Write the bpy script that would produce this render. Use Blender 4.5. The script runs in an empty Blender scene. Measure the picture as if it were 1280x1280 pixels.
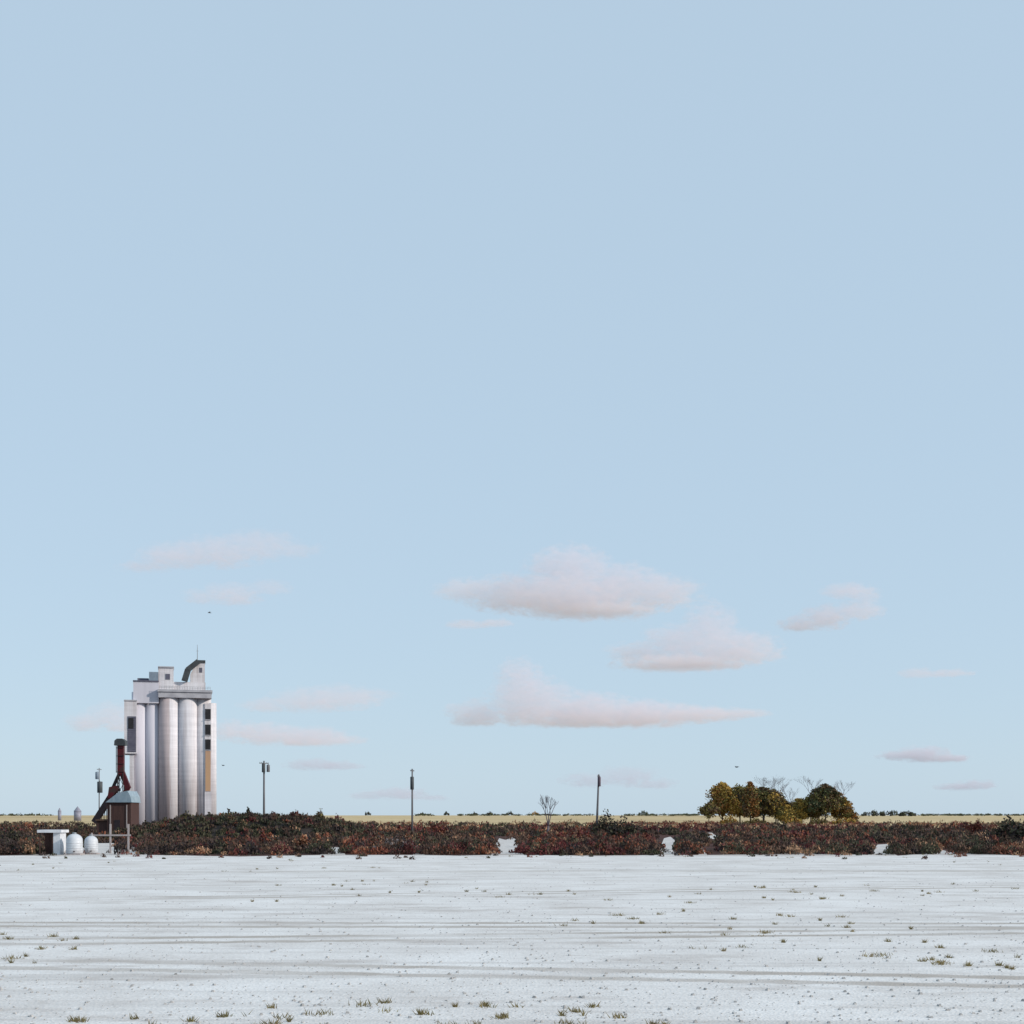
import bpy, math, random
from mathutils import Vector, Matrix, noise as mnoise

random.seed(7)
R = math.radians
PI = math.pi
scene = bpy.context.scene
COL = scene.collection

# ------------------------------------------------------------------ camera
F = 1758.0          # focal length in pixels of the 1280 px photograph
HZ = 1022.0         # row of the eye level
CAMZ = 4.0
cam_d = bpy.data.cameras.new('camera')
cam = bpy.data.objects.new('camera', cam_d)
COL.objects.link(cam)
cam.location = (0, 0, CAMZ)
cam.rotation_euler = (R(90), 0, 0)
cam_d.sensor_width = 36
cam_d.lens = 36 * F / 1280
cam_d.shift_y = (HZ - 640) / 1280
cam_d.clip_start = 0.5
cam_d.clip_end = 150000
scene.camera = cam

def X(px, Y): return (px - 640) / F * Y
def Z(py, Y): return CAMZ + (HZ - py) / F * Y
def DIST(py): return CAMZ * F / (py - HZ)      # distance of level ground seen on a row

def sstep(a, b, v):
    t = max(0.0, min(1.0, (v - a) / (b - a)))
    return t * t * (3 - 2 * t)

def gz(Y):                                      # the land rises gently far away
    return 9.5 * sstep(700, 3600, Y)

# ------------------------------------------------------------------ helpers
def tag(o, label=None, cat=None, group=None, kind=None):
    if label: o['label'] = label
    if cat: o['category'] = cat
    if group: o['group'] = group
    if kind: o['kind'] = kind
    return o

def empty(name, loc, rz=0.0):
    o = bpy.data.objects.new(name, None)
    COL.objects.link(o)
    o.location = loc
    o.rotation_euler = (0, 0, rz)
    o.empty_display_size = 0.5
    return o

class MB:
    def __init__(s):
        s.v = []; s.f = []; s.m = []; s.sm = []
    def add(s, vs, fs, mi=0, smooth=False):
        o = len(s.v)
        s.v += [tuple(p) for p in vs]
        for f in fs:
            s.f.append(tuple(i + o for i in f)); s.m.append(mi); s.sm.append(smooth)
    def box(s, x0, x1, y0, y1, z0, z1, mi=0):
        vs = [(x0,y0,z0),(x1,y0,z0),(x1,y1,z0),(x0,y1,z0),(x0,y0,z1),(x1,y0,z1),(x1,y1,z1),(x0,y1,z1)]
        s.add(vs, [(0,3,2,1),(4,5,6,7),(0,1,5,4),(1,2,6,5),(2,3,7,6),(3,0,4,7)], mi)
    def prism(s, poly, y0, y1, mi=0):           # poly in x,z ; extruded along y
        n = len(poly)
        vs = [(x, y0, z) for x, z in poly] + [(x, y1, z) for x, z in poly]
        fs = [tuple(range(n)), tuple(reversed(range(n, 2 * n)))]
        fs += [(i, i + n, (i + 1) % n + n, (i + 1) % n) for i in range(n)]
        s.add(vs, fs, mi)
    def lathe(s, cx, cy, prof, seg=24, mi=0, smooth=True, caps=True):
        n = len(prof); vs = []
        for r, z in prof:
            for k in range(seg):
                a = 2 * PI * k / seg
                vs.append((cx + r * math.cos(a), cy + r * math.sin(a), z))
        fs = []
        for i in range(n - 1):
            for k in range(seg):
                k2 = (k + 1) % seg
                fs.append((i*seg+k, i*seg+k2, (i+1)*seg+k2, (i+1)*seg+k))
        s.add(vs, fs, mi, smooth)
        if caps:
            o = len(s.v) - n * seg
            s.f.append(tuple(o + k for k in reversed(range(seg)))); s.m.append(mi); s.sm.append(False)
            s.f.append(tuple(o + (n-1)*seg + k for k in range(seg))); s.m.append(mi); s.sm.append(False)
    def tube(s, p0, p1, r0, r1, seg=6, mi=0):
        p0 = Vector(p0); p1 = Vector(p1)
        d = (p1 - p0)
        if d.length < 1e-6: return
        d.normalize()
        a = d.orthogonal().normalized(); b = d.cross(a)
        vs = []
        for p, r in ((p0, r0), (p1, r1)):
            for k in range(seg):
                t = 2 * PI * k / seg
                vs.append(p + (a * math.cos(t) + b * math.sin(t)) * r)
        fs = [(k, (k+1) % seg, (k+1) % seg + seg, k + seg) for k in range(seg)]
        fs += [tuple(reversed(range(seg))), tuple(range(seg, 2*seg))]
        s.add(vs, fs, mi, seg > 6)
    def beam(s, p0, p1, w, h, mi=0):            # rectangular bar between two points
        p0 = Vector(p0); p1 = Vector(p1)
        d = (p1 - p0).normalized()
        side = d.cross(Vector((0, 0, 1)))
        side = side.normalized() if side.length > 1e-4 else Vector((1, 0, 0))
        up = side.cross(d)
        vs = []
        for p in (p0, p1):
            for sx, sz in ((-1,-1),(1,-1),(1,1),(-1,1)):
                vs.append(p + side * sx * w / 2 + up * sz * h / 2)
        s.add(vs, [(0,1,2,3),(7,6,5,4),(0,4,5,1),(1,5,6,2),(2,6,7,3),(3,7,4,0)], mi)
    def build(s, name, mats, parent=None, loc=None):
        me = bpy.data.meshes.new(name)
        me.from_pydata(s.v, [], s.f)
        if not isinstance(mats, (list, tuple)): mats = [mats]
        for m in mats: me.materials.append(m)
        me.polygons.foreach_set('material_index', s.m)
        me.polygons.foreach_set('use_smooth', s.sm)
        me.update()
        o = bpy.data.objects.new(name, me)
        COL.objects.link(o)
        if parent: o.parent = parent
        if loc: o.location = loc
        return o

# ------------------------------------------------------------------ materials
def nodes(name):
    m = bpy.data.materials.new(name); m.use_nodes = True
    nt = m.node_tree
    return m, nt, nt.nodes, nt.links, nt.nodes['Principled BSDF']

def mat(name, c1, c2=None, scale=1.0, rough=0.85, bump=0.0, stretch=(1, 1, 1), detail=6, metal=0.0, spec=0.3, lo=0.35, hi=0.65, c3=None, scale3=0.1):
    m, nt, N, L, b = nodes(name)
    b.inputs['Roughness'].default_value = rough
    b.inputs['Metallic'].default_value = metal
    b.inputs['Specular IOR Level'].default_value = spec
    if c2 is None: c2 = tuple(x * 0.75 for x in c1)
    tc = N.new('ShaderNodeTexCoord'); mp = N.new('ShaderNodeMapping')
    mp.inputs['Scale'].default_value = stretch
    L.new(tc.outputs['Object'], mp.inputs['Vector'])
    nz = N.new('ShaderNodeTexNoise')
    nz.inputs['Scale'].default_value = scale; nz.inputs['Detail'].default_value = detail
    nz.inputs['Roughness'].default_value = 0.62
    L.new(mp.outputs['Vector'], nz.inputs['Vector'])
    cr = N.new('ShaderNodeValToRGB')
    cr.color_ramp.elements[0].position = lo; cr.color_ramp.elements[0].color = (*c1, 1)
    cr.color_ramp.elements[1].position = hi; cr.color_ramp.elements[1].color = (*c2, 1)
    L.new(nz.outputs['Fac'], cr.inputs['Fac'])
    out = cr.outputs['Color']
    if c3 is not None:
        n3 = N.new('ShaderNodeTexNoise'); n3.inputs['Scale'].default_value = scale3
        n3.inputs['Detail'].default_value = 8
        L.new(mp.outputs['Vector'], n3.inputs['Vector'])
        r3 = N.new('ShaderNodeValToRGB')
        r3.color_ramp.elements[0].position = 0.5; r3.color_ramp.elements[0].color = (0, 0, 0, 1)
        r3.color_ramp.elements[1].position = 0.66; r3.color_ramp.elements[1].color = (1, 1, 1, 1)
        L.new(n3.outputs['Fac'], r3.inputs['Fac'])
        mx = N.new('ShaderNodeMix'); mx.data_type = 'RGBA'
        L.new(r3.outputs['Color'], mx.inputs['Factor'])
        L.new(out, mx.inputs['A']); mx.inputs['B'].default_value = (*c3, 1)
        out = mx.outputs['Result']
    L.new(out, b.inputs['Base Color'])
    if bump > 0:
        bp = N.new('ShaderNodeBump'); bp.inputs['Strength'].default_value = 1.0
        bp.inputs['Distance'].default_value = bump
        L.new(nz.outputs['Fac'], bp.inputs['Height'])
        L.new(bp.outputs['Normal'], b.inputs['Normal'])
    return m

def leaf(name, c1, c2, scale=0.35):
    m = mat(name, c1, c2, scale=scale, rough=0.7, spec=0.2, lo=0.4, hi=0.6, detail=3)
    return m

M = {}
M['concrete'] = mat('pale_concrete', (0.74, 0.72, 0.74), (0.62, 0.60, 0.63), scale=0.22, stretch=(1, 1, 0.12), rough=0.9, bump=0.03, c3=(0.56, 0.52, 0.53), scale3=0.35)
M['concrete_brown'] = mat('brownish_concrete', (0.54, 0.46, 0.46), (0.46, 0.39, 0.39), scale=0.25, stretch=(1, 1, 0.08), rough=0.92, bump=0.03, c3=(0.42, 0.25, 0.26), scale3=0.2)
def pour_lines(m):                              # faint joints of the concrete lifts and drip streaks
    nt = m.node_tree; N = nt.nodes; L = nt.links; b = N['Principled BSDF']
    src = b.inputs['Base Color'].links[0].from_socket
    tc = N.new('ShaderNodeTexCoord'); mp = N.new('ShaderNodeMapping'); mp.inputs['Scale'].default_value = (0.05, 0.05, 1); L.new(tc.outputs['Object'], mp.inputs['Vector'])
    n1 = N.new('ShaderNodeTexNoise'); n1.inputs['Scale'].default_value = .7; n1.inputs['Detail'].default_value = 5; n1.inputs['Roughness'].default_value = .8; L.new(mp.outputs['Vector'], n1.inputs['Vector'])
    mp2 = N.new('ShaderNodeMapping'); mp2.inputs['Scale'].default_value = (1, 1, .03); L.new(tc.outputs['Object'], mp2.inputs['Vector'])
    n2 = N.new('ShaderNodeTexNoise'); n2.inputs['Scale'].default_value = 2.2; n2.inputs['Detail'].default_value = 6; n2.inputs['Roughness'].default_value = .75; L.new(mp2.outputs['Vector'], n2.inputs['Vector'])
    ad = N.new('ShaderNodeMath'); ad.operation = 'ADD'; L.new(n1.outputs['Fac'], ad.inputs[0]); L.new(n2.outputs['Fac'], ad.inputs[1])
    mr = N.new('ShaderNodeMapRange'); mr.inputs['From Min'].default_value = .75; mr.inputs['From Max'].default_value = 1.3; mr.inputs['To Min'].default_value = 1.12; mr.inputs['To Max'].default_value = .78; L.new(ad.outputs[0], mr.inputs['Value'])
    mx = N.new('ShaderNodeMix'); mx.data_type = 'RGBA'; mx.blend_type = 'MULTIPLY'; mx.inputs['Factor'].default_value = 1
    L.new(src, mx.inputs['A']); L.new(mr.outputs['Result'], mx.inputs['B']); L.new(mx.outputs['Result'], b.inputs['Base Color'])
def brown_left_part(m):                              # brownish tone on the left part of its silo, paler to the right
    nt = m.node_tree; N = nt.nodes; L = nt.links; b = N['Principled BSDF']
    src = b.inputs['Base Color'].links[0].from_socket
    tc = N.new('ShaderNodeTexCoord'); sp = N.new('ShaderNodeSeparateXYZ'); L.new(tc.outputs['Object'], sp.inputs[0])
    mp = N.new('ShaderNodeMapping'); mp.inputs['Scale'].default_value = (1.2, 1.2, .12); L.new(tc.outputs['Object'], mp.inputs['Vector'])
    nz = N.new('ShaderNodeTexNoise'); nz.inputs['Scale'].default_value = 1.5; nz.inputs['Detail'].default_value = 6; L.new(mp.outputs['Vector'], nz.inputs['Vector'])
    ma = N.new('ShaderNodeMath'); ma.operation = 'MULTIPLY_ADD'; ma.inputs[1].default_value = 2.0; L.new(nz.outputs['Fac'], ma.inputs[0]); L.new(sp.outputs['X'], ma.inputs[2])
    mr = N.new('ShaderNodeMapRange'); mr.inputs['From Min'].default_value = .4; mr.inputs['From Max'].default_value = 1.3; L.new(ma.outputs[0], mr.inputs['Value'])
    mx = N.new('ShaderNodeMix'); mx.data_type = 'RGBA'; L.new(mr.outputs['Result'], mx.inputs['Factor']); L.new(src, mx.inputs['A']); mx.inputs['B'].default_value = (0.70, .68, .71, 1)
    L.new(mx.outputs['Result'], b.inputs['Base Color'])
brown_left_part(M['concrete_brown'])
M['concrete_cool'] = mat('bluish_concrete', (0.64, 0.63, 0.69), (0.56, 0.55, 0.61), scale=0.25, stretch=(1, 1, 0.1), rough=0.9, bump=0.03)
for q_ in ('concrete', 'concrete_brown'): pour_lines(M[q_])
M['cornice'] = mat('cornice_concrete', (0.50, 0.50, 0.53), (0.36, 0.36, 0.39), scale=0.4, rough=0.9)
M['slate'] = mat('blue_grey_sheeting', (0.24, 0.30, 0.36), (0.17, 0.22, 0.28), scale=0.5, rough=0.6)
M['dark_sheet'] = mat('dark_metal_sheeting', (0.075, 0.085, 0.09), (0.045, 0.05, 0.055), scale=0.6, rough=0.6)
M['dark_open'] = mat('dark_opening', (0.015, 0.014, 0.016), (0.03, 0.028, 0.03), scale=0.7, rough=0.5)
M['louvre'] = mat('grey_louvre', (0.10, 0.10, 0.14), (0.15, 0.15, 0.19), scale=0.5, rough=0.7)
M['tan'] = mat('tan_rust_panel', (0.52, 0.33, 0.19), (0.42, 0.27, 0.22), scale=0.3, stretch=(1, 1, 0.2), rough=0.85)
M['red'] = mat('dark_red_paint', (0.115, 0.010, 0.016), (0.06, 0.008, 0.012), scale=0.5, rough=0.6, c3=(0.05, 0.03, 0.025), scale3=0.6)
M['black_steel'] = mat('blackened_steel', (0.018, 0.014, 0.018), (0.032, 0.02, 0.024), scale=0.8, rough=0.6)
M['roof_blue'] = mat('faded_blue_grey_roof', (0.30, 0.38, 0.43), (0.22, 0.30, 0.36), scale=0.8, stretch=(3, 1, 1), rough=0.55)
M['brown_board'] = mat('weathered_brown_boards', (0.085, 0.045, 0.038), (0.05, 0.028, 0.026), scale=1.2, stretch=(4, 4, 0.25), rough=0.9, bump=0.02)
M['grey_wood'] = mat('grey_weathered_wood', (0.19, 0.19, 0.20), (0.12, 0.12, 0.13), scale=1.5, stretch=(3, 3, 0.3), rough=0.9)
M['pale_wood'] = mat('pale_wood', (0.42, 0.38, 0.37), (0.30, 0.26, 0.26), scale=1.5, stretch=(3, 3, 0.3), rough=0.9)
M['steel'] = mat('galvanised_steel', (0.34, 0.36, 0.38), (0.26, 0.28, 0.30), scale=2.0, rough=0.5, metal=0.3)
M['bin_steel'] = mat('dull_bin_steel', (0.30, 0.30, 0.36), (0.22, 0.22, 0.28), scale=0.8, rough=0.6, metal=0.2)
M['white_tank'] = mat('white_plastic_tank', (0.62, 0.64, 0.67), (0.50, 0.53, 0.57), scale=1.2, rough=0.45, c3=(0.45, 0.45, 0.46), scale3=0.9)
M['white_paint'] = mat('white_weathered_paint', (0.70, 0.72, 0.75), (0.56, 0.57, 0.60), scale=1.0, rough=0.7)
M['bark'] = mat('brown_bark', (0.055, 0.038, 0.03), (0.03, 0.022, 0.018), scale=2.5, stretch=(3, 3, .5), rough=0.95)
M['twig'] = mat('grey_twigs', (0.16, 0.14, 0.16), (0.10, 0.085, 0.10), scale=2.5, rough=0.95)
M['feather'] = mat('dark_feathers', (0.05, 0.05, 0.055), (0.08, 0.08, 0.085), scale=8, rough=0.8)
M['l_gold'] = leaf('golden_leaves', (0.52, 0.35, 0.085), (0.36, 0.23, 0.06))
M['l_olive'] = leaf('olive_leaves', (0.25, 0.205, 0.065), (0.14, 0.13, 0.045))
M['l_brown'] = leaf('brown_leaves', (0.14, 0.092, 0.05), (0.085, 0.06, 0.036))
M['l_rust'] = leaf('rust_leaves', (0.32, 0.14, 0.04), (0.21, 0.10, 0.035))
M['l_green'] = leaf('dull_green_leaves', (0.105, 0.125, 0.06), (0.07, 0.085, 0.045))
M['s_burg'] = leaf('burgundy_scrub', (0.145, 0.036, 0.036), (0.09, 0.028, 0.028), 0.2)
M['s_brown'] = leaf('dark_brown_scrub', (0.115, 0.070, 0.050), (0.068, 0.042, 0.033), 0.2)
M['s_black'] = leaf('blackish_scrub', (0.032, 0.024, 0.025), (0.050, 0.036, 0.034), 0.2)
M['s_dark'] = leaf('dark_olive_scrub', (0.080, 0.076, 0.044), (0.046, 0.048, 0.030), 0.2)
M['s_tan'] = leaf('tan_dry_scrub', (0.42, 0.25, 0.15), (0.28, 0.16, 0.10), 0.2)
M['s_red'] = leaf('russet_scrub', (0.25, 0.090, 0.050), (0.165, 0.060, 0.038), 0.2)
M['s_grey'] = leaf('ashen_scrub', (0.19, 0.165, 0.16), (0.13, 0.11, 0.11), 0.4)
M['weed'] = leaf('dry_weeds', (0.26, 0.20, 0.10), (0.16, 0.13, 0.06), 0.8)
M['stone'] = mat('pale_stone', (0.46, 0.45, 0.44), (0.32, 0.31, 0.30), scale=3, rough=0.95)

# ------------------------------------------------------------------ ground
def ground_mat():
    m = mat('scrubland_soil', (0.060, 0.036, 0.030), (0.095, 0.042, 0.034), scale=0.06, rough=1.0, bump=0.15, spec=0.1, c3=(0.030, 0.022, 0.020), scale3=0.05)
    return m
def field_mat():
    m = mat('dry_grass_field', (0.62, 0.49, 0.28), (0.50, 0.38, 0.21), scale=0.012, stretch=(0.35, 1, 1), rough=1.0, spec=0.1, c3=(0.40, 0.30, 0.17), scale3=0.006)
    return m
def gravel_mat():
    m, nt, N, L, b = nodes('pale_crushed_limestone')
    b.inputs['Roughness'].default_value = 0.95; b.inputs['Specular IOR Level'].default_value = 0.2
    tc = N.new('ShaderNodeTexCoord')
    def nz(scale, detail=8, stretch=None, rough=0.6):
        n = N.new('ShaderNodeTexNoise'); n.inputs['Scale'].default_value = scale
        n.inputs['Detail'].default_value = detail; n.inputs['Roughness'].default_value = rough
        src = tc.outputs['Object']
        if stretch:
            mp = N.new('ShaderNodeMapping'); mp.inputs['Scale'].default_value = stretch
            L.new(src, mp.inputs['Vector']); src = mp.outputs['Vector']
        L.new(src, n.inputs['Vector']); return n.outputs['Fac']
    def ramp(src, p0, c0, p1, c1):
        r = N.new('ShaderNodeValToRGB')
        r.color_ramp.elements[0].position = p0; r.color_ramp.elements[0].color = (*c0, 1)
        r.color_ramp.elements[1].position = p1; r.color_ramp.elements[1].color = (*c1, 1)
        L.new(src, r.inputs['Fac']); return r.outputs['Color']
    def mixc(f, a, bb):
        x = N.new('ShaderNodeMix'); x.data_type = 'RGBA'
        L.new(f, x.inputs['Factor']); L.new(a, x.inputs['A'])
        if isinstance(bb, tuple): x.inputs['B'].default_value = (*bb, 1)
        else: L.new(bb, x.inputs['B'])
        return x.outputs['Result']
    base = ramp(nz(0.22, 9), 0.35, (0.82, 0.80, 0.77), 0.66, (0.60, 0.56, 0.52))
    grain = ramp(nz(9.0, 6, None, 0.8), 0.38, (0.50, 0.49, 0.48), 0.60, (0.84, 0.84, 0.84))
    x = N.new('ShaderNodeMix'); x.data_type = 'RGBA'; x.blend_type = 'MIX'; x.inputs['Factor'].default_value = 0.45
    L.new(base, x.inputs['A']); L.new(grain, x.inputs['B'])
    col = x.outputs['Result']
    # wheel tracks worn along the yard (running left to right with a slight bend)
    tr = nz(0.9, 5, (0.035, 1.0, 1.0), 0.5)
    col = mixc(ramp(tr, 0.53, (0, 0, 0), 0.66, (0.55, 0.55, 0.55)), col, (0.50, 0.48, 0.46))
    st = nz(0.35, 9, (0.4, 1, 1), 0.7)
    col = mixc(ramp(st, 0.52, (0, 0, 0), 0.66, (0.75, 0.75, 0.75)), col, (0.44, 0.40, 0.37))
    # two-wheel ruts of vehicles crossing the yard
    sp = N.new('ShaderNodeSeparateXYZ'); L.new(tc.outputs['Object'], sp.inputs[0])
    def mth(op, a, b2=None, c2=None):
        n = N.new('ShaderNodeMath'); n.operation = op
        for i, v in enumerate((a, b2, c2)):
            if v is None: continue
            if isinstance(v, (int, float)): n.inputs[i].default_value = v
            else: L.new(v, n.inputs[i])
        return n.outputs[0]
    wob = mth('MULTIPLY', mth('SUBTRACT', nz(.8, 4), .5), .9)
    brk = ramp(nz(.12, 5), .36, (.25, .25, .25), .55, (.95, .95, .95))
    for y0, amp, wl, slope in ((47, 2.5, 31, .05), (52, 4, 44, -.10), (74, 6, 60, .16), (104, 5, 70, -.05), (36, 1.5, 25, -.22)):
        curve = mth('ADD', mth('MULTIPLY', mth('SINE', mth('DIVIDE', sp.outputs['X'], wl)), amp), mth('MULTIPLY_ADD', sp.outputs['X'], slope, y0))
        v = mth('ADD', mth('SUBTRACT', sp.outputs['Y'], curve), wob)
        dd = mth('ABSOLUTE', mth('SUBTRACT', mth('ABSOLUTE', v), .95))
        mr = N.new('ShaderNodeMapRange'); mr.interpolation_type = 'SMOOTHSTEP'
        mr.inputs['From Min'].default_value = .22; mr.inputs['From Max'].default_value = .55
        mr.inputs['To Min'].default_value = 1.0; mr.inputs['To Max'].default_value = 0
        L.new(dd, mr.inputs['Value'])
        col = mixc(mth('MULTIPLY', mr.outputs['Result'], brk), col, (0.42, 0.38, 0.34))
    # brown soil and litter working out of the scrub onto the rim of the yard
    rim = mth('MULTIPLY_ADD', nz(.28, 7, (.6, 1, 1), .7), 40, mth('SUBTRACT', sp.outputs['Y'], 163))
    mr = N.new('ShaderNodeMapRange'); mr.interpolation_type = 'SMOOTHSTEP'; mr.inputs['From Min'].default_value = 0; mr.inputs['From Max'].default_value = 14; mr.inputs['To Max'].default_value = .7
    L.new(rim, mr.inputs['Value'])
    past = N.new('ShaderNodeMapRange'); past.inputs['From Min'].default_value = 152; past.inputs['From Max'].default_value = 156; past.inputs['To Min'].default_value = 1; past.inputs['To Max'].default_value = .25
    L.new(sp.outputs['Y'], past.inputs['Value'])
    col = mixc(mth('MULTIPLY', mr.outputs['Result'], past.outputs['Result']), col, (0.20, 0.145, 0.11))
    L.new(col, b.inputs['Base Color'])
    vr = N.new('ShaderNodeTexVoronoi'); vr.inputs['Scale'].default_value = 14
    L.new(tc.outputs['Object'], vr.inputs['Vector'])
    ad = N.new('ShaderNodeMath'); ad.operation = 'ADD'
    L.new(vr.outputs['Distance'], ad.inputs[0]); L.new(nz(1.3, 8), ad.inputs[1])
    bp = N.new('ShaderNodeBump'); bp.inputs['Strength'].default_value = 0.45; bp.inputs['Distance'].default_value = 0.025
    L.new(ad.outputs[0], bp.inputs['Height']); L.new(bp.outputs['Normal'], b.inputs['Normal'])
    return m

def sheet(name, x_fn, ys, nx, zoff, m, zfn=gz):
    mb = MB(); vs = []; fs = []
    for Yv in ys:
        x0, x1 = x_fn(Yv)
        for i in range(nx + 1):
            vs.append((x0 + (x1 - x0) * i / nx, Yv, zfn(Yv) + zoff))
    for j in range(len(ys) - 1):
        for i in range(nx):
            a = j * (nx + 1) + i
            fs.append((a, a + 1, a + nx + 2, a + nx + 1))
    mb.add(vs, fs, 0, True)
    return mb.build(name, m)

ys = [-400, -50, 100, 300, 500, 700] + [700 + 100 * i for i in range(1, 32)] + [5000, 9000, 16000, 30000]
tag(sheet('ground', lambda Y: (-30000, 30000), ys, 8, 0.0, ground_mat()), kind='structure')
tag(sheet('dry_grass_field', lambda Y: (-9000, 9000), [560, 600, 700] + [700 + 100 * i for i in range(1, 32)] + [5000, 9000, 15000], 6, 0.02, field_mat()), kind='structure')

# far edge of the gravel yard with bays running in between the scrub, as outline points (column, row)
edge = [(-2300,1072),(-600,1071),(-200,1069),(0,1070),(40,1069),(62,1066),(75,1054),(82,1050),(118,1049),(128,1053),(142,1054),(146,1058),(160,1059),(164,1050),(173,1049),(178,1061),(186,1069),
        (300,1071),(400,1069),(411,1062),(417,1059),(426,1060),(432,1069),(516,1069),(521,1060),(527,1061),(531,1069),(575,1070),(614,1069),(620,1055),(624,1048),(632,1050),(640,1047),(646,1050),(648,1060),(655,1069),(750,1070),
        (822,1069),(826,1058),(830,1048),(838,1046),(843,1050),(846,1062),(852,1069),(873,1069),(876,1060),(880,1062),(884,1069),(960,1068),(1000,1064),(1040,1066),
        (1085,1069),(1088,1061),(1092,1062),(1097,1056),(1112,1055),(1115,1066),(1122,1070),(1160,1067),(1175,1062),(1190,1066),(1280,1070),(1500,1069),(2300,1072),(3600,1072)]
mb = MB(); Y0 = 118.0
nrow = 3; vs = []; fs = []
for px, py in edge:                              # strip between the plain yard and its ragged far edge
    for j in range(nrow + 1):
        Yr = DIST(py) + (Y0 - DIST(py)) * j / nrow
        vs.append((X(px, Yr), Yr, 0.03))
for i in range(len(edge) - 1):
    for j in range(nrow):
        a = i * (nrow + 1) + j
        fs.append((a, a + nrow + 1, a + nrow + 2, a + 1)[::-1])
mb.add(vs, fs, 0)
xs = [X(px, Y0) for px, _ in edge]; vs = []; fs = []
for x in xs: vs += [(x, Y0, 0.03), (x, -40, 0.03)]
for i in range(len(xs) - 1): fs.append((2*i, 2*i+1, 2*i+3, 2*i+2))
mb.add(vs, fs, 0)
gy = mb.build('gravel_yard', gravel_mat()); tag(gy, kind='structure')

bays = [(60,82,1050,1069),(82,125,1048,1069),(128,146,1055,1069),(162,176,1049,1069),(411,430,1059,1069),(519,529,1061,1069),(617,650,1047,1069),(825,846,1046,1069),(885,899,1041,1049),(874,883,1060,1069),(1087,1116,1056,1069),(1170,1188,1062,1069)]
tag(sheet('gravel_patch', lambda Y: (X(886 - 3 * math.sin(Y * .09), Y), X(895 + 4 * math.sin(Y * .05), Y)), [DIST(1049 - .8 * i) for i in range(11)], 1, 0.04, gy.data.materials[0]), kind='structure')

# ------------------------------------------------------------------ embankment
def bank_h(x, y):
    t = (x + 43) / 25.0
    u = (y - 235) / 16.0
    hx = sstep(0, 1, 1.25 - abs(t)) if t < 0 else sstep(0, 1, 1.3 - abs(t) * 1.15)
    hy = sstep(0, 1, 1.35 - abs(u) * 1.2)
    n = mnoise.noise(Vector((x * 0.13, y * 0.13, 3.1))) * 0.5
    return (3.75 + n) * hx * hy
mb = MB(); vs = []; fs = []
nx, ny = 90, 40
for j in range(ny + 1):
    for i in range(nx + 1):
        x = -80 + 72 * i / nx; y = 210 + 50 * j / ny
        vs.append((x, y, bank_h(x, y) - 0.05))
for j in range(ny):
    for i in range(nx):
        a = j * (nx + 1) + i
        fs.append((a, a + 1, a + nx + 2, a + nx + 1))
mb.add(vs, fs, 0, True)
tag(mb.build('embankment', mat('embankment_soil', (0.045, 0.036, 0.030), (0.03, 0.024, 0.022), scale=0.3, rough=1, bump=0.1)), kind='structure')

# ------------------------------------------------------------------ foliage
def rnd_unit():
    while True:
        v = Vector((random.uniform(-1, 1), random.uniform(-1, 1), random.uniform(-1, 1)))
        if 0.02 < v.length < 1: return v.normalized()

def leaf_quad(mb, c, s, mi):
    n = rnd_unit(); a = n.orthogonal().normalized(); b = n.cross(a)
    w = s * random.uniform(0.35, 0.65); h = s * random.uniform(0.6, 1.0)
    o = len(mb.v)
    c = Vector(c)
    k = random.uniform(0.2, 0.8)
    mb.v += [tuple(c - a * w), tuple(c + b * h * k - a * w * .2), tuple(c + a * w), tuple(c - b * h)]
    mb.f.append((o, o+1, o+2, o+3)); mb.m.append(mi); mb.sm.append(False)

def clump(mb, cx, cy, cz, rx, ry, rz, n, s, mis, flat=False):
    for _ in range(n):
        d = rnd_unit(); r = random.uniform(0.25, 1.0) ** 0.45
        r *= 1 + 0.75 * mnoise.noise(Vector((d.x * 2.6 + cx, d.y * 2.6 + cy, d.z * 2.6)))
        z = d.z * r
        if flat: z = abs(z)
        leaf_quad(mb, (cx + d.x * r * rx, cy + d.y * r * ry, cz + z * rz), s, random.choice(mis))

def sprig(mb, c, s, mi):                        # narrow upright spray of leaves
    a = random.uniform(0, 2 * PI); s *= random.choice([.5, .7, 1, 1.3])
    ax = Vector((math.cos(a), math.sin(a), random.uniform(-.3, .3))) * s * random.uniform(.18, .5)
    up = Vector((random.uniform(-.6, .6), random.uniform(-.6, .6), 1)).normalized() * s * random.uniform(.6, 1.2)
    c = Vector(c); o = len(mb.v)
    mb.v += [tuple(c - up * .6), tuple(c + ax), tuple(c + up), tuple(c - ax * .9 + up * .2)]
    mb.f.append((o, o+1, o+2, o+3)); mb.m.append(mi); mb.sm.append(False)

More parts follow.
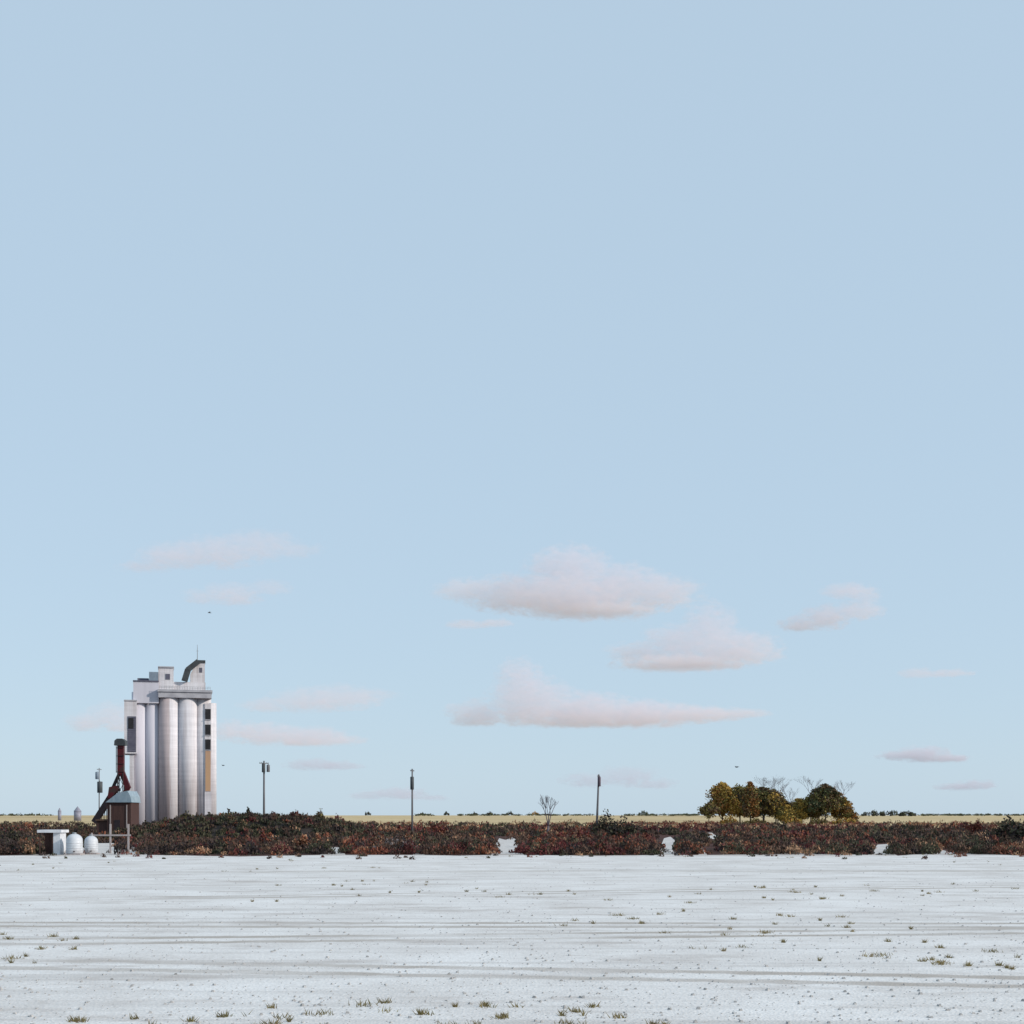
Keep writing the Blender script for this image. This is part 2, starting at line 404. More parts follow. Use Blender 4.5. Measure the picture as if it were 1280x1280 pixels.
def scrub_bush(mb, x, y, z, w, h, n, s, mi):
    if random.random() < .16: h *= 1.35; w *= .8
    for _k in range(random.choice([0, 0, 2, 4])):          # bare twigs poking out of the top
        a = random.uniform(0, 2 * PI); r = random.random() * w * .3
        p = Vector((x + r * math.cos(a), y + r * math.sin(a), z + h * .5)); q = p + Vector((random.uniform(-.25, .25), random.uniform(-.25, .25), h * random.uniform(.5, .95)))
        t = .012 * (1 + y / 160); o = len(mb.v)
        mb.v += [tuple(p - Vector((t, 0, 0))), tuple(p + Vector((t, 0, 0))), tuple(q)]; mb.f.append((o, o+1, o+2)); mb.m.append(1); mb.sm.append(False)
    for _ in range(n):                       # ragged dome of sprays leaning outwards
        a = random.uniform(0, 2 * PI); r = math.sqrt(random.random()) * w / 2
        hh = h * (1 - (2 * r / w) ** 2 * 0.7) * random.uniform(0.15, 1.05)
        (sprig if random.random() < .7 else leaf_quad)(mb, (x + math.cos(a) * r, y + math.sin(a) * r, z + hh), s, mi if random.random() < .9 else random.choice([1, 1, 2, 3, 3]))

def in_bay(px, py):
    for a, b, c, d in bays:
        if a - 1 <= px <= b + 1 and py >= c - 1: return True
    return False

S_M = [M['s_burg'], M['s_brown'], M['s_black'], M['s_dark'], M['s_tan'], M['s_red']]
def zone_mat(px, py):
    n = mnoise.noise(Vector((px * 0.012, py * 0.11, 5.0)))
    r = random.random()
    n2 = mnoise.noise(Vector((px * 0.035, py * 0.30, 11.0))); n3 = mnoise.noise(Vector((px * 0.05, py * 0.35, 23.0)))
    if px < 450:
        w = [0.04, .40, .26, .26, .03, .03]
    elif py < 1041:
        w = [0.22, .27, .05, .14, .18, .14]
    elif px > 1080:
        w = [0.05, .34, .16, .27, .14, .05]
    elif px > 880 and py < 1058:
        w = [0.07, .33, .05, .22, .17, .16]
    else:
        w = [0.09, .40, .13, .21, .09, .08]
    w = [a * (1 + (2.2 * n if i in (0, 4, 5) else -1.2 * n)) for i, a in enumerate(w)]
    w[4] *= 6.0 if n3 > .28 else .5; w[2] *= 5.0 if n2 < -.18 else .6; w[5] *= 3.0 if n2 > .15 else .7
    w = [max(a, 0.001) for a in w]; t = r * sum(w)
    for i, a in enumerate(w):
        t -= a
        if t <= 0: return i
    return 1

def scrub_field(name, count, py0, py1, px0, px1):
    mb = MB()
    for _ in range(count):
        t = random.random() ** 1.1
        py = py0 + (py1 - py0) * t
        px = random.uniform(px0, px1)
        Yd = DIST(py)
        if in_bay(px, py) and random.random() < .985: continue
        if (in_bay(px - 3, py) or in_bay(px + 3, py)) and random.random() < .6: continue
        x = X(px, Yd)
        if -70 < x < -15 and 215 < Yd < 255: continue
        h = random.uniform(0.5, 1.5) * (1.0 + 0.3 * mnoise.noise(Vector((x * 0.02, Yd * 0.02, 0))))
        w = random.uniform(1.6, 3.2)
        if Yd > 350: w *= 1.6; h *= 1.15
        if Yd > 600: w *= 1.5; h *= 1.5
        s = 0.24 if Yd < 200 else (0.38 if Yd < 350 else 0.75)
        n = 170 if Yd < 200 else (75 if Yd < 350 else 30)
        i = zone_mat(px, py)
        if i == 4: h *= 0.8
        # a bay in front keeps its view: low growth just behind the pale ground
        scrub_bush(mb, x, Yd, 0, w, h, n, s, i)
    return mb.build(name, S_M)
tag(scrub_field('scrub', 6200, 1029.6, 1068.5, -260, 1540), kind='stuff')
# dense edge row where scrub meets the yard
mb = MB()
px = -300.0
while px < 1580:
    px += random.uniform(6, 13)
    py = 1065.5 + 2.6 * mnoise.noise(Vector((px * .03, 1.7, 0))) + random.uniform(-1.3, 1.3)
    if in_bay(px, 1066) or in_bay(px - 6, 1066) or in_bay(px + 6, 1066): continue
    Yd = DIST(py)
    i = random.choice([1, 2, 2, 3, 1, 0]) if px < 450 or px > 1080 else random.choice([0, 1, 1, 2, 3, 5])
    scrub_bush(mb, X(px, Yd), Yd, 0, random.uniform(1.4, 2.6), random.uniform(0.8, 1.7), 170, 0.24, i)
for _ in range(520):                         # low outliers spilling onto the yard
    px = random.uniform(-260, 1540); py = 1066 + abs(random.gauss(0, 3.2))
    if in_bay(px, 1066) and random.random() < .7: continue
    if mnoise.noise(Vector((px * .02, 8.8, 0))) < -.15 and py > 1069: continue
    Yd = DIST(py); q = random.uniform(.25, .8) / (1 + max(0, py - 1068) * .12)
    scrub_bush(mb, X(px, Yd), Yd, 0, q * 1.7, q * .8, 40, .14, random.choice([1, 1, 2, 3, 4, 5, 0]))
tag(mb.build('scrub_edge', S_M), kind='stuff')
# low growth covering the embankment
mb = MB()
for _ in range(2600):
    x = random.uniform(-76, -14); y = random.uniform(214, 258)
    h0 = bank_h(x, y)
    if h0 < 0.15: continue
    i = random.choices(range(6), [.04, .26, .22, .43, .01, .04])[0]
    scrub_bush(mb, x, y, h0 - 0.1, random.uniform(1.2, 2.4), random.uniform(0.3, 0.9), 50, 0.36, i)
tag(mb.build('bank_scrub', S_M), kind='stuff')

# --- individual bushes
def bush(name, px, base_py_or_Y, w, h, mats, label, group=None, z=0.0, n=500, leafs=0.35, cat='bush'):
    Yd = base_py_or_Y
    root = empty(name, (X(px, Yd), Yd, z)); tag(root, label, cat, group)
    mb = MB()
    nl = max(3, int(w / h * 3) + 2)
    for k in range(nl):
        cx = (k + 0.5) / nl * w - w / 2 + random.uniform(-.1, .1) * w
        hh = h * (1 - 0.45 * abs(2 * cx / w) ** 1.6) * random.uniform(0.7, 1.0)
        if k == nl // 2: hh = h
        clump(mb, cx, random.uniform(-.2, .2) * w, hh * 0.52, w / nl * 0.95, w * 0.25, hh * 0.5, n // nl, leafs, range(len(mats)))
    mb.build('foliage', mats, root)
    st = MB()
    for k in range(5):
        a = random.uniform(0, 2 * PI)
        st.tube((0.05 * math.cos(a), 0.05 * math.sin(a), -0.1), (math.cos(a) * w * .25, math.sin(a) * w * .2, h * random.uniform(.5, .8)), 0.06, 0.02, 5)
    st.build('stem', M['bark'], root)
    return root

G1 = 'bushes along the top of the embankment'
bank = [(183, 1.6, 1.5, 'b', 'low blackish bush at the left end of the embankment, below the silos'),
        (207, 1.0, 1.6, 'b', 'narrow dark bush on the embankment below the silo with a brownish left part'),
        (234, 2.4, 1.9, 'd', 'broad dark olive bush on the embankment below the middle of the elevator'),
        (262, 1.3, 1.3, 'b', 'small blackish bush on the embankment below the right end of the elevator'),
        (287, 2.2, 1.7, 'd', 'dark olive bush on the embankment just right of the elevator'),
        (311, 1.0, 1.9, 'b', 'pointed blackish bush on the embankment left of the nearest utility pole'),
        (342, 1.9, 1.5, 'r', 'wine red bush on the embankment just right of the utility pole'),
        (370, 2.2, 1.7, 'r', 'rounded dark red bush midway between the pole and the right end of the embankment'),
        (398, 1.6, 2.2, 'o', 'olive bush with a pointed top near the right end of the embankment'),
        (420, 2.8, 2.1, 'r', 'wide wine red bush at the right end of the embankment')]
BM = {'b': [M['s_black'], M['s_dark']], 'd': [M['s_dark'], M['s_black'], M['l_olive']], 'r': [M['s_burg'], M['s_brown']], 'o': [M['l_olive'], M['s_brown']], 'g': [M['l_green'], M['s_black']],
      'y': [M['l_gold'], M['s_tan']], 't': [M['s_tan'], M['s_red']], 'R': [M['s_burg'], M['s_red']], 'a': [M['s_grey'], M['s_brown']]}
for px, w, h, k, lab in bank:
    Yd = 236.0
    bush('bush', px, Yd, w, h, BM[k], lab, G1, z=bank_h(X(px, Yd), Yd) - 0.15, n=420, leafs=0.3)

singles = [(757, 320, 5.5, 5.6, 'b', 'black green bush just right of the leaning utility pole'),
           (779, 260, 5.0, 4.0, 'b', 'squat black bush, second to the right of the leaning utility pole'),
           (1264, 240, 5.0, 4.2, 'b', 'dark bush with a raised crown at the far right side'),
           (1281, 215, 5.0, 3.0, 'b', 'low black bush cut by the right edge of the photograph'),
           (6, 190, 4.5, 3.2, 'b', 'black bush at the far left side of the scrub'),
           (378, 165, 1.7, 2.0, 't', 'small peach coloured bush in the dark scrub, left one of a pair'),
           (394, 168, 1.7, 2.0, 't', 'small peach coloured bush in the dark scrub, right one of a pair'),
           (331, 175, 1.2, 2.1, 'R', 'small rust red bush standing alone below the embankment'),
           (222, 168, 1.8, 1.6, 'r', 'small wine coloured bush in the dark scrub below the elevator'),
           (500, 157, 4.8, 2.0, 'a', 'pale grey thicket with an arched top at the front of the scrub'),
           (485, 330, 5.0, 2.2, 't', 'peach dry bush left of the second utility pole'),
           (544, 300, 5.0, 2.6, 'R', 'bright russet bush right of the second utility pole'),
           (720, 240, 6.5, 2.2, 'R', 'deep red bush between the leafless tree and the leaning pole'),
           (1000, 210, 6.5, 2.2, 'R', 'broad russet bush below the gap between the tree clumps'),
           (1218, 330, 3.0, 3.6, 'R', 'small bright red bush on the right side before the field')]
for px, Yd, w, h, k, lab in singles:
    bush('bush', px, Yd, w, h, BM[k], lab, None, n=700, leafs=0.28 if Yd < 200 else 0.42)

# --- far bushes on the horizon
far = [(460, 4.5, 'g', 'round grey green tree on the yellow field beyond the right end of the embankment'),
       (528, 3.6, 'g', 'tiny dark bush on the skyline just right of the second utility pole'),
       (558, 4.6, 'g', 'small dark bush on the skyline, second to the right of the second pole'),
       (593, 4.2, 'g', 'small dark bush on the skyline, third to the right of the second pole'),
       (612, 4.6, 'g', 'small dark bush on the skyline above the pale gravel bay, left one'),
       (637, 5.0, 'g', 'small dark bush on the skyline above the pale gravel bay, right one'),
       (669, 5.5, 'y', 'small yellow bush on the skyline left of the leafless tree'),
       (804, 6.5, 'g', 'small round dark bush on the skyline between the leaning pole and the trees')]
for px, h, k, lab in far:
    Yd = 3300; h *= 2.0
    bush('distant_bush', px, Yd, h * 1.5, h, BM[k], lab, 'small bushes along the skyline', z=gz(Yd) - .1, n=260, leafs=2.0)
hedge = [(1092, 26, 5.5), (1115, 30, 6.2), (1134, 20, 5.2)]
for (px, w, h), lab in zip(hedge, ['dark hedge on the skyline right of the tree clumps, left third', 'dark hedge on the skyline right of the tree clumps, middle third', 'dark hedge on the skyline right of the tree clumps, right third']):
    bush('hedge', px, 2500, w * 1.5, h * 1.9, BM['g'], lab, 'dark hedges on the skyline', z=gz(2500) - .1, n=700, leafs=1.9, cat='hedge')
mb = MB()
for _ in range(260):                         # thin far tree line, one mass
    px = random.choice([random.uniform(783, 875), random.uniform(1145, 1290), random.uniform(520, 740), random.uniform(-100, 60)])
    Yd = random.uniform(2600, 3300)
    clump(mb, X(px, Yd), Yd, gz(Yd) + 1.5, random.uniform(4, 9), 3, random.uniform(1.2, 3.0), 30, 2.0, [0, 1])
tag(mb.build('distant_treeline', [M['l_green'], M['s_dark']]), kind='stuff')

# --- trees
def limb(mb, p, d, ln, r, depth, tips, spread=0.55, seg=5):
    q = p + d * ln
    mb.tube(p, q, r, r * 0.72, seg)
    if depth == 0: tips.append(q); return
    for _ in range(random.choice([2, 3])):
        nd = (d + rnd_unit() * spread + Vector((0, 0, 0.12))).normalized()
        limb(mb, q, nd, ln * random.uniform(0.62, 0.85), r * 0.62, depth - 1, tips, spread, seg)

def tree(name, px, Yd, py_top, w_px, low_px, mats, label, group, n=2600, ls=0.95, trunk_r=0.45, lobes=9, dense=1.0, lean=0):
    k = Yd / F; zb = gz(Yd); w_px *= 1.6; n = int(n * 2.4); low_px += 7.5
    root = empty(name, (X(px, Yd), Yd, zb)); tag(root, label, 'tree', group)
    H = Z(py_top, Yd) - zb; w = w_px * k; zl = max(0.8, Z(low_px, Yd) - zb)
    tr = MB(); tips = []
    th = zl * 1.25
    tr.tube((0, 0, -0.3), (lean, 0, th), trunk_r, trunk_r * .75, 9)
    for j in range(5):
        a = 2 * PI * j / 5 + random.uniform(-.4, .4)
        d = Vector((math.cos(a) * .6 * w / H * 1.5, math.sin(a) * .5, 1)).normalized()
        limb(tr, Vector((lean, 0, th * random.uniform(.8, 1))), d, (H - th) * .30, trunk_r * .5, 3, tips, .5)
    tr.build('trunk', M['bark'], root)
    cr = MB()
    for j in range(lobes):
        t = random.random()
        a = random.uniform(0, 2 * PI)
        zc = zl + (H - zl) * (0.14 + 0.68 * t)
        rr = (w / 2) * (0.78 - 0.40 * t) * random.uniform(.45, 1.05)
        cx, cy = math.cos(a) * rr, math.sin(a) * rr * .8
        rx = w * random.uniform(.17, .27); rz = (H - zl) * random.uniform(.13, .22)
        mi = [j % len(mats)] * 3 + [random.randrange(len(mats))]
        clump(cr, cx + lean, cy, zc, rx, rx, rz, int(n / lobes * dense), ls, mi)
    clump(cr, lean, 0, zl + (H - zl) * .45, w * .4, w * .35, (H - zl) * .4, int(n * .4 * dense), ls, range(len(mats)))
    clump(cr, lean, 0, H * .93, w * .14, w * .14, H * .07, int(n * .06), ls * .8, [0])
    cr.build('crown', mats, root)
    return root

G = M['l_gold']; O = M['l_olive']; B = M['l_brown']; RU = M['l_rust']; GR = M['l_green']
GT = 'trees of the clump standing on the field'
tree('broadleaf_tree', 886, 790, 1004, 18, 1016, [B, O], 'small low olive brown tree at the left foot of the left clump', GT, n=900, lobes=6, ls=.8, trunk_r=.25)
tree('broadleaf_tree', 903, 800, 978, 26, 1014, [G, RU, G, O], 'tall golden tree at the left end of the left clump', GT, n=3000, lobes=10)
tree('broadleaf_tree', 925, 815, 983, 30, 1013, [O, G, B], 'olive tree between the golden tree and the rust tipped tree', GT, n=3000, lobes=10)
tree('broadleaf_tree', 938, 790, 977, 16, 1014, [RU, O, B], 'slender tree with a rust orange tip in the left clump', GT, n=1700, lobes=8)
tree('broadleaf_tree', 954, 805, 984, 30, 1014, [B, GR, O, O], 'broad dark green brown tree in the middle right of the left clump', GT, n=3200, lobes=11)
tree('broadleaf_tree', 970, 795, 990, 24, 1015, [B, B, O, G], 'dark brown tree at the right end of the left clump', GT, n=2400, lobes=9)
tree('broadleaf_tree', 984, 790, 1006, 16, 1022, [G, O], 'low golden olive tree in the gap between the two clumps', GT, n=1100, lobes=6, ls=.8, trunk_r=.25)
tree('broadleaf_tree', 998, 800, 998, 20, 1018, [G, G, O], 'small bright golden tree left of the dark right clump', GT, n=1500, lobes=7, ls=.85, trunk_r=.3)
tree('broadleaf_tree', 1016, 800, 993, 22, 1016, [B, O], 'dark brown tree on the left side of the right clump', GT, n=2200, lobes=8)
tree('broadleaf_tree', 1032, 790, 980, 26, 1013, [B, GR, O], 'tall dark pointed tree with green lights at the middle of the right clump', GT, n=3000, lobes=10)
tree('broadleaf_tree', 1048, 800, 990, 22, 1018, [RU, G, O], 'golden tan tree right of the tall dark tree', GT, n=2000, lobes=8)
tree('broadleaf_tree', 1061, 795, 1009, 16, 1020, [B, O, RU], 'low rust brown tree at the right end of the right clump', GT, n=900, lobes=6, ls=.8, trunk_r=.25)

for px_, h_, w_, k_, lab_ in [(912, 4.5, 10, 'y', 'golden undergrowth bush at the foot of the tall golden tree'), (945, 4, 11, 'o', 'olive undergrowth bush below the middle of the left clump'), (990, 5.5, 12, 'y', 'golden undergrowth bush filling the gap between the clumps'), (1024, 4, 10, 'o', 'olive undergrowth bush below the tall dark tree'), (1056, 5, 12, 'y', 'golden undergrowth bush at the right foot of the right clump')]:
    bush('undergrowth_bush', px_, 785, w_, h_, {'y': [G, O, RU], 'o': [O, B]}[k_], lab_, 'bushes growing under the trees on the field', z=gz(785) - .1, n=600, leafs=.8)

def bare_tree(px, Yd, py_top, label, group=None, depth=5, r=0.3, spread=.42, name='leafless_tree', h0=.24):
    zb = gz(Yd); H = Z(py_top, Yd) - zb
    root = empty(name, (X(px, Yd), Yd, zb)); tag(root, label, 'tree', group)
    t1 = MB(); t1.tube((0, 0, -0.3), (0.03 * H, 0, H * h0), r, r * .8, 8)
    t1.build('trunk', M['twig'], root)
    t2 = MB(); tips = []
    for j in range(3):
        a = 2 * PI * j / 3 + .5
        limb(t2, Vector((0.03 * H, 0, H * h0)), Vector((math.cos(a) * .35, math.sin(a) * .35, random.uniform(.8, 1.6))).normalized(), H * random.uniform(.16, .25), r * .6, depth, tips, spread, 4)
    zt = max(v[2] for v in t2.v)
    s = (H - H * h0) / (zt - H * h0)
    t2.v = [(v[0], v[1], H * h0 + (v[2] - H * h0) * s) for v in t2.v]
    t2.build('crown', M['twig'], root)
bare_tree(684, 300, 992, 'leafless grey tree standing alone between the second pole and the leaning pole', depth=4, r=.28)
GB = 'leafless trees rising behind the clump'
bare_tree(955, 860, 968, 'leafless tree rising behind the dark part of the left clump', GB, r=.35, h0=.5)
bare_tree(972, 870, 970, 'leafless tree rising behind the right end of the left clump', GB, r=.35, h0=.5)
bare_tree(986, 850, 980, 'shorter leafless tree rising behind the gap between the clumps', GB, r=.3, h0=.5)
bare_tree(1013, 860, 969, 'leafless tree rising left of the tall dark tree of the right clump', GB, r=.4, h0=.55)
bare_tree(1051, 870, 974, 'leafless tree rising behind the golden tan tree of the right clump', GB, r=.35, h0=.5)

# ------------------------------------------------------------------ grain elevator
EY = 520.0
EX = X(213, EY)
ER = math.atan2(-EX, EY)
elev = empty('grain_elevator', (EX, EY, 0), ER)
tag(elev, 'tall white concrete grain elevator with round silos and stepped headhouse', 'grain elevator')
def u(px): return (px - 213) / 3.48
def h(py): return CAMZ + (HZ - py) * EY / F
def silo(cx, r, top, m, cy=0.0):
    s = MB(); rr = r / 3.48
    prof = [(rr, -0.5)]
    ztop = h(top)
    prof.append((rr, ztop))
    s.lathe(u(cx), cy, prof, 40)
    return s.build('silo', m, elev)
silo(174, 9.2, 866, M['concrete_cool'], 1.0)
silo(190.5, 9.2, 866, M['concrete_cool'], 1.0)
s3 = silo(211, 13.2, 868, M['concrete_brown'])
s3['label'] = 'silo with a brownish pink left part'
silo(234.5, 12.4, 868, M['concrete'])
silo(254, 10.5, 868, M['concrete'], 1.2)
silo(263.8, 7.4, 878, M['concrete'], 1.0)
for cx, r in ((176, 11), (198, 13), (222, 13), (246, 13)): silo(cx, r, 869, M['concrete'], 8.5)
# left annex, wider at the top
a = MB(); a.box(u(162.5), u(168), -2.6, 10, -0.5, h(944)); a.box(u(156), u(171.5), -3.4, 10.6, h(943), h(878))
an = a.build('annex', M['concrete'], elev)
l = MB()
l.box(u(160.2), u(170.6), -3.52, -3.30, h(941), h(897))
z = h(941) + .3
while z < h(897) - .3:
    l.box(u(160.6), u(170.2), -3.66, -3.50, z, z + .22); z += .75
l.build('louvre', M['louvre'], an)
d = MB(); d.box(u(161.3), u(167.5), -3.72, -3.64, h(912), h(899)); d.build('opening', M['dark_open'], an)
d = MB(); d.box(u(155.6), u(171.9), -3.7, 10.9, h(878), h(876.6)); d.build('coping', M['cornice'], an)
# upper storeys on the left
b = MB(); b.box(u(167), u(198.5), -2.4, 9.8, h(880), h(853.5)); b.build('upper_storey', M['concrete_cool'], elev)
b = MB(); b.box(u(166.6), u(198.7), -2.7, 10.1, h(853.5), h(852)); b.box(u(172), u(186), 0, 7, h(852), h(848.5)); b.build('roof', M['louvre'], elev)
b = MB(); b.box(u(186.5), u(197.8), -2.0, 8, h(852), h(841)); b.build('roof_house', M['slate'], elev)
b = MB(); b.box(u(198), u(217), -1.8, 7, h(863), h(835.3)); rh = b.build('roof_house', M['concrete'], elev)
b = MB(); b.box(u(197.5), u(217.5), -2.2, 7.4, h(835.3), h(833.8)); b.build('roof', M['cornice'], rh)
b = MB(); b.box(u(207), u(212.5), -1.95, -1.75, h(850), h(843)); b.build('window', M['louvre'], rh)
# long gallery and cornice
b = MB(); b.box(u(217), u(257), -1.2, 7.5, h(863), h(852.5)); b.build('gallery', M['concrete'], elev)
b = MB()
b.box(u(197), u(265.5), -4.6, 12.5, h(866), h(863)); b.box(u(198), u(264.5), -4.2, 12.1, h(873), h(866))
b.build('cornice', M['cornice'], elev)
b = MB()                                       # parapet rail round the deck edge
for k in range(21):
    x = u(199) + (u(263) - u(199)) * k / 20
    b.tube((x, -4.4, h(863)), (x, -4.4, h(863) + 1.1), .05, .05, 5)
b.tube((u(199), -4.4, h(863) + 1.1), (u(263), -4.4, h(863) + 1.1), .05, .05, 5)
b.tube((u(199), -4.4, h(863) + .6), (u(263), -4.4, h(863) + .6), .04, .04, 5)
b.build('railing', M['steel'], elev)
# headhouse tower
b = MB(); b.prism([(u(238), h(852.5)), (u(256.2), h(852.5)), (u(256.2), h(828)), (u(246), h(828)), (u(238), h(842))], -0.9, 6.5)
ht = b.build('headhouse_tower', M['concrete'], elev)
b = MB(); b.box(u(244.5), u(256.9), -1.2, 6.8, h(828), h(824.6)); b.build('roof', M['dark_sheet'], ht)
b = MB(); b.box(u(249.5), u(253), -1.02, -.86, h(840), h(834)); b.build('window', M['louvre'], ht)
b = MB()
b.beam((u(230.5), -1.6, h(851.5)), (u(235), -1.6, h(837)), 2.4, 2.2)
b.beam((u(234.3), -1.6, h(837.5)), (u(248), -1.6, h(826.5)), 2.4, 1.9)
b.build('inclined_spout', M['dark_sheet'], elev)
b = MB(); b.tube((u(247), 2, h(825)), (u(247), 2, h(804)), .16, .07, 6)
b.beam((u(245.4), 2, h(812)), (u(248.6), 2, h(812)), .1, .1)
b.build('antenna', M['steel'], elev)
# stair shaft with dark openings and the tan panel
b = MB(); b.box(u(256), u(264.2), -2.2, 0.5, -0.3, h(879)); sh = b.build('stair_shaft', M['concrete'], elev)
for py in (892.5, 912, 930.5):
    w = MB(); w.box(u(256.6), u(263.5), -2.34, -2.18, h(py + 6.5), h(py - 6.5)); wf = w.build('window', M['dark_open'], sh)
    q = MB(); q.box(u(256.2), u(263.9), -2.5, -2.16, h(py + 7.3), h(py + 6.5)); q.build('sill', M['cornice'], wf)
b = MB(); b.box(u(256.8), u(263.4), -2.33, -2.18, h(989), h(938.5)); b.build('panel', M['tan'], sh)

# ------------------------------------------------------------------ red grain leg with conveyor
LY = 300.0
kl = LY / F
leg = empty('bucket_elevator', (X(150, LY), LY, 0)); tag(leg, 'dark red grain leg tower with a black conveyor sloping down to its left', 'bucket elevator')
def lx(px): return (px - 150) * kl
def lz(py): return Z(py, LY)
b = MB(); b.box(lx(147.5), lx(155), -.6, .6, lz(968), lz(928)); b.build('casing', M['red'], leg)
b = MB(); b.prism([(lx(144), lz(932)), (lx(158), lz(932)), (lx(157.5), lz(926)), (lx(154), lz(923.5)), (lx(147.5), lz(923.5)), (lx(144.5), lz(926))], -.95, .95); b.build('head_housing', M['dark_sheet'], leg)
b = MB()
b.beam((lx(152), 0, lz(964)), (lx(160.5), 0, lz(986)), .9, 1.1)
b.beam((lx(160), .1, lz(984)), (lx(152), .1, lz(1000)), .8, .9)
b.build('spout', M['red'], leg)
b = MB()
b.beam((lx(150), 0, lz(965)), (lx(137), 0, lz(994)), .7, .55)
b.build('brace', M['black_steel'], leg)
b = MB(); b.tube((lx(146.2), -.66, lz(966)), (lx(146.2), -.66, lz(933)), .05, .05, 5); b.tube((lx(147.0), -.66, lz(966)), (lx(147.0), -.66, lz(933)), .05, .05, 5)
for py in (935, 945, 955, 965):
    b.tube((lx(146.2), -.66, lz(py)), (lx(155.8), -.66, lz(py)), .07, .07, 5)
b.build('ladder', M['black_steel'], leg)
b = MB(); b.prism([(lx(135.5), lz(998)), (lx(139), lz(998)), (lx(149.5), lz(986)), (lx(146), lz(982)), (lx(137.5), lz(984))], -.8, .8); b.build('hopper', M['red'], leg)
b = MB()
b.beam((lx(141), 0, lz(992)), (lx(118), 0, lz(1028)), 1.3, 1.15)
for t in (0.12, .3, .48, .66, .84):
    x = lx(141) + (lx(118) - lx(141)) * t; zz = lz(992) + (lz(1028) - lz(992)) * t
    b.tube((x, -.6, zz), (x, -.6, 0), .08, .08, 5); b.tube((x, .6, zz), (x, .6, 0), .08, .08, 5)
b.build('conveyor', M['black_steel'], leg)
b = MB()
for x in (148, 154.5):
    for y in (-.55, .55): b.tube((lx(x), y, -.2), (lx(x), y, lz(966)), .13, .13, 6)
for i in range(6):
    z0 = lz(968) * i / 6; z1 = lz(968) * (i + 1) / 6
    b.tube((lx(148), -.55, z0), (lx(154.5), -.55, z1), .06, .06, 5); b.tube((lx(154.5), -.55, z0), (lx(148), -.55, z1), .06, .06, 5)
b.build('support_frame', M['black_steel'], leg)

# ------------------------------------------------------------------ timber shed
SY = 270.0; ks = SY / F
shed = empty('timber_shed', (X(149, SY), SY, 0)); tag(shed, 'tall brown boarded shed with a faded blue grey roof beside the elevator', 'shed')
def sx(px): return (px - 149) * ks
def sz(py): return Z(py, SY)
b = MB(); b.box(sx(134), sx(163.5), 0, 6, -.2, sz(1003)); b.build('wall', M['brown_board'], shed)
b = MB()
b.prism([(sx(132.5), sz(1003)), (sx(165), sz(1003)), (sx(163.5), sz(995)), (sx(160), sz(988.5)), (sx(148), sz(991))], -.4, 6.4); b.build('roof', M['roof_blue'], shed)
b = MB(); b.box(sx(120), sx(134), .5, 5, -.2, sz(1026)); b.build('lean_to', M['brown_board'], shed)
b = MB(); b.box(sx(119), sx(133.9), .2, 5.3, sz(1026), sz(1024)); b.build('roof', M['s_brown'], shed)
b = MB(); b.box(sx(143), sx(150), -.06, .05, 0, sz(1025)); b.build('door', M['black_steel'], shed)
for x in (138, 158.5):
    b = MB(); b.box(sx(x - .6), sx(x + .6), -.12, .02, 0, sz(1006)); b.build('corner_board', M['pale_wood'], shed)

# timber loading frame in front of the shed
TY = 156.0
fr = empty('loading_gantry', (X(149, TY), TY, 0)); tag(fr, 'pale timber frame of two posts and a cross rail at the edge of the yard', 'gantry')
kt = TY / F
for x in (138, 160.5):
    b = MB(); b.box((x - 149) * kt - .09, (x - 149) * kt + .09, -.09, .09, -.2, Z(1030, TY)); b.build('post', M['pale_wood'], fr)
b = MB(); b.box((114 - 149) * kt, (164 - 149) * kt, -.14, -.095, Z(1045, TY), Z(1043, TY)); b.build('rail', M['pale_wood'], fr)
b = MB(); b.box((114.8 - 149) * kt - .07, (114.8 - 149) * kt + .07, -.09, .09, -.2, Z(1041, TY)); b.build('post', M['pale_wood'], fr)

# ------------------------------------------------------------------ white tanks and shelter
def tank(px, Yd, r, H, label):
    root = empty('storage_tank', (X(px, Yd), Yd, 0.03)); tag(root, label, 'tank', 'white domed tanks at the edge of the yard')
    b = MB(); prof = [(r * .98, 0.12), (r, .2)]
    for i in range(1, 5):
        z = .2 + (H * .68 - .2) * i / 5; prof += [(r, z - .05), (r * 1.035, z), (r, z + .05)]
    for i in range(9):
        a = PI / 2 * i / 8; prof.append((max(r * math.cos(a), .12), H * .68 + H * .32 * math.sin(a)))
    b.lathe(0, 0, prof, 32); b.build('body', M['white_tank'], root)
    b = MB(); b.lathe(0, 0, [(.2, H - .02), (.22, H + .02), (.22, H + .1), (.1, H + .13)], 20); b.build('lid', M['steel'], root)
    b = MB(); b.box(-r, r, -r, r, 0, .12); b.build('base', M['pale_wood'], root)
    b = MB(); b.tube((r * .3, -r * .9, .35), (r * .3, -r - .25, .35), .06, .06, 8); b.build('outlet', M['black_steel'], root)
tank(93, 151.0, .86, 2.25, 'larger white domed tank, left one of the two at the yard edge')
tank(114, 153.0, .72, 2.0, 'smaller white domed tank, right one of the two at the yard edge')
WY = 152.0; kw = WY / F
wh = empty('open_shelter', (X(66, WY), WY, 0.03)); tag(wh, 'small open shelter with a pale flat roof and white side wall', 'shelter')
def wx(px): return (px - 66) * kw
b = MB(); b.box(wx(51), wx(81), -1.2, 1.4, Z(1041, WY), Z(1037.5, WY)); b.build('roof', M['white_paint'], wh)
b = MB(); b.box(wx(70), wx(78.5), -.9, 1.1, 0, Z(1041, WY)); b.build('wall', M['white_paint'], wh)
for x in (53, 69):
    b = MB(); b.box(wx(x) - .05, wx(x) + .05, -.9, -.8, -.1, Z(1041, WY)); b.build('post', M['brown_board'], wh)
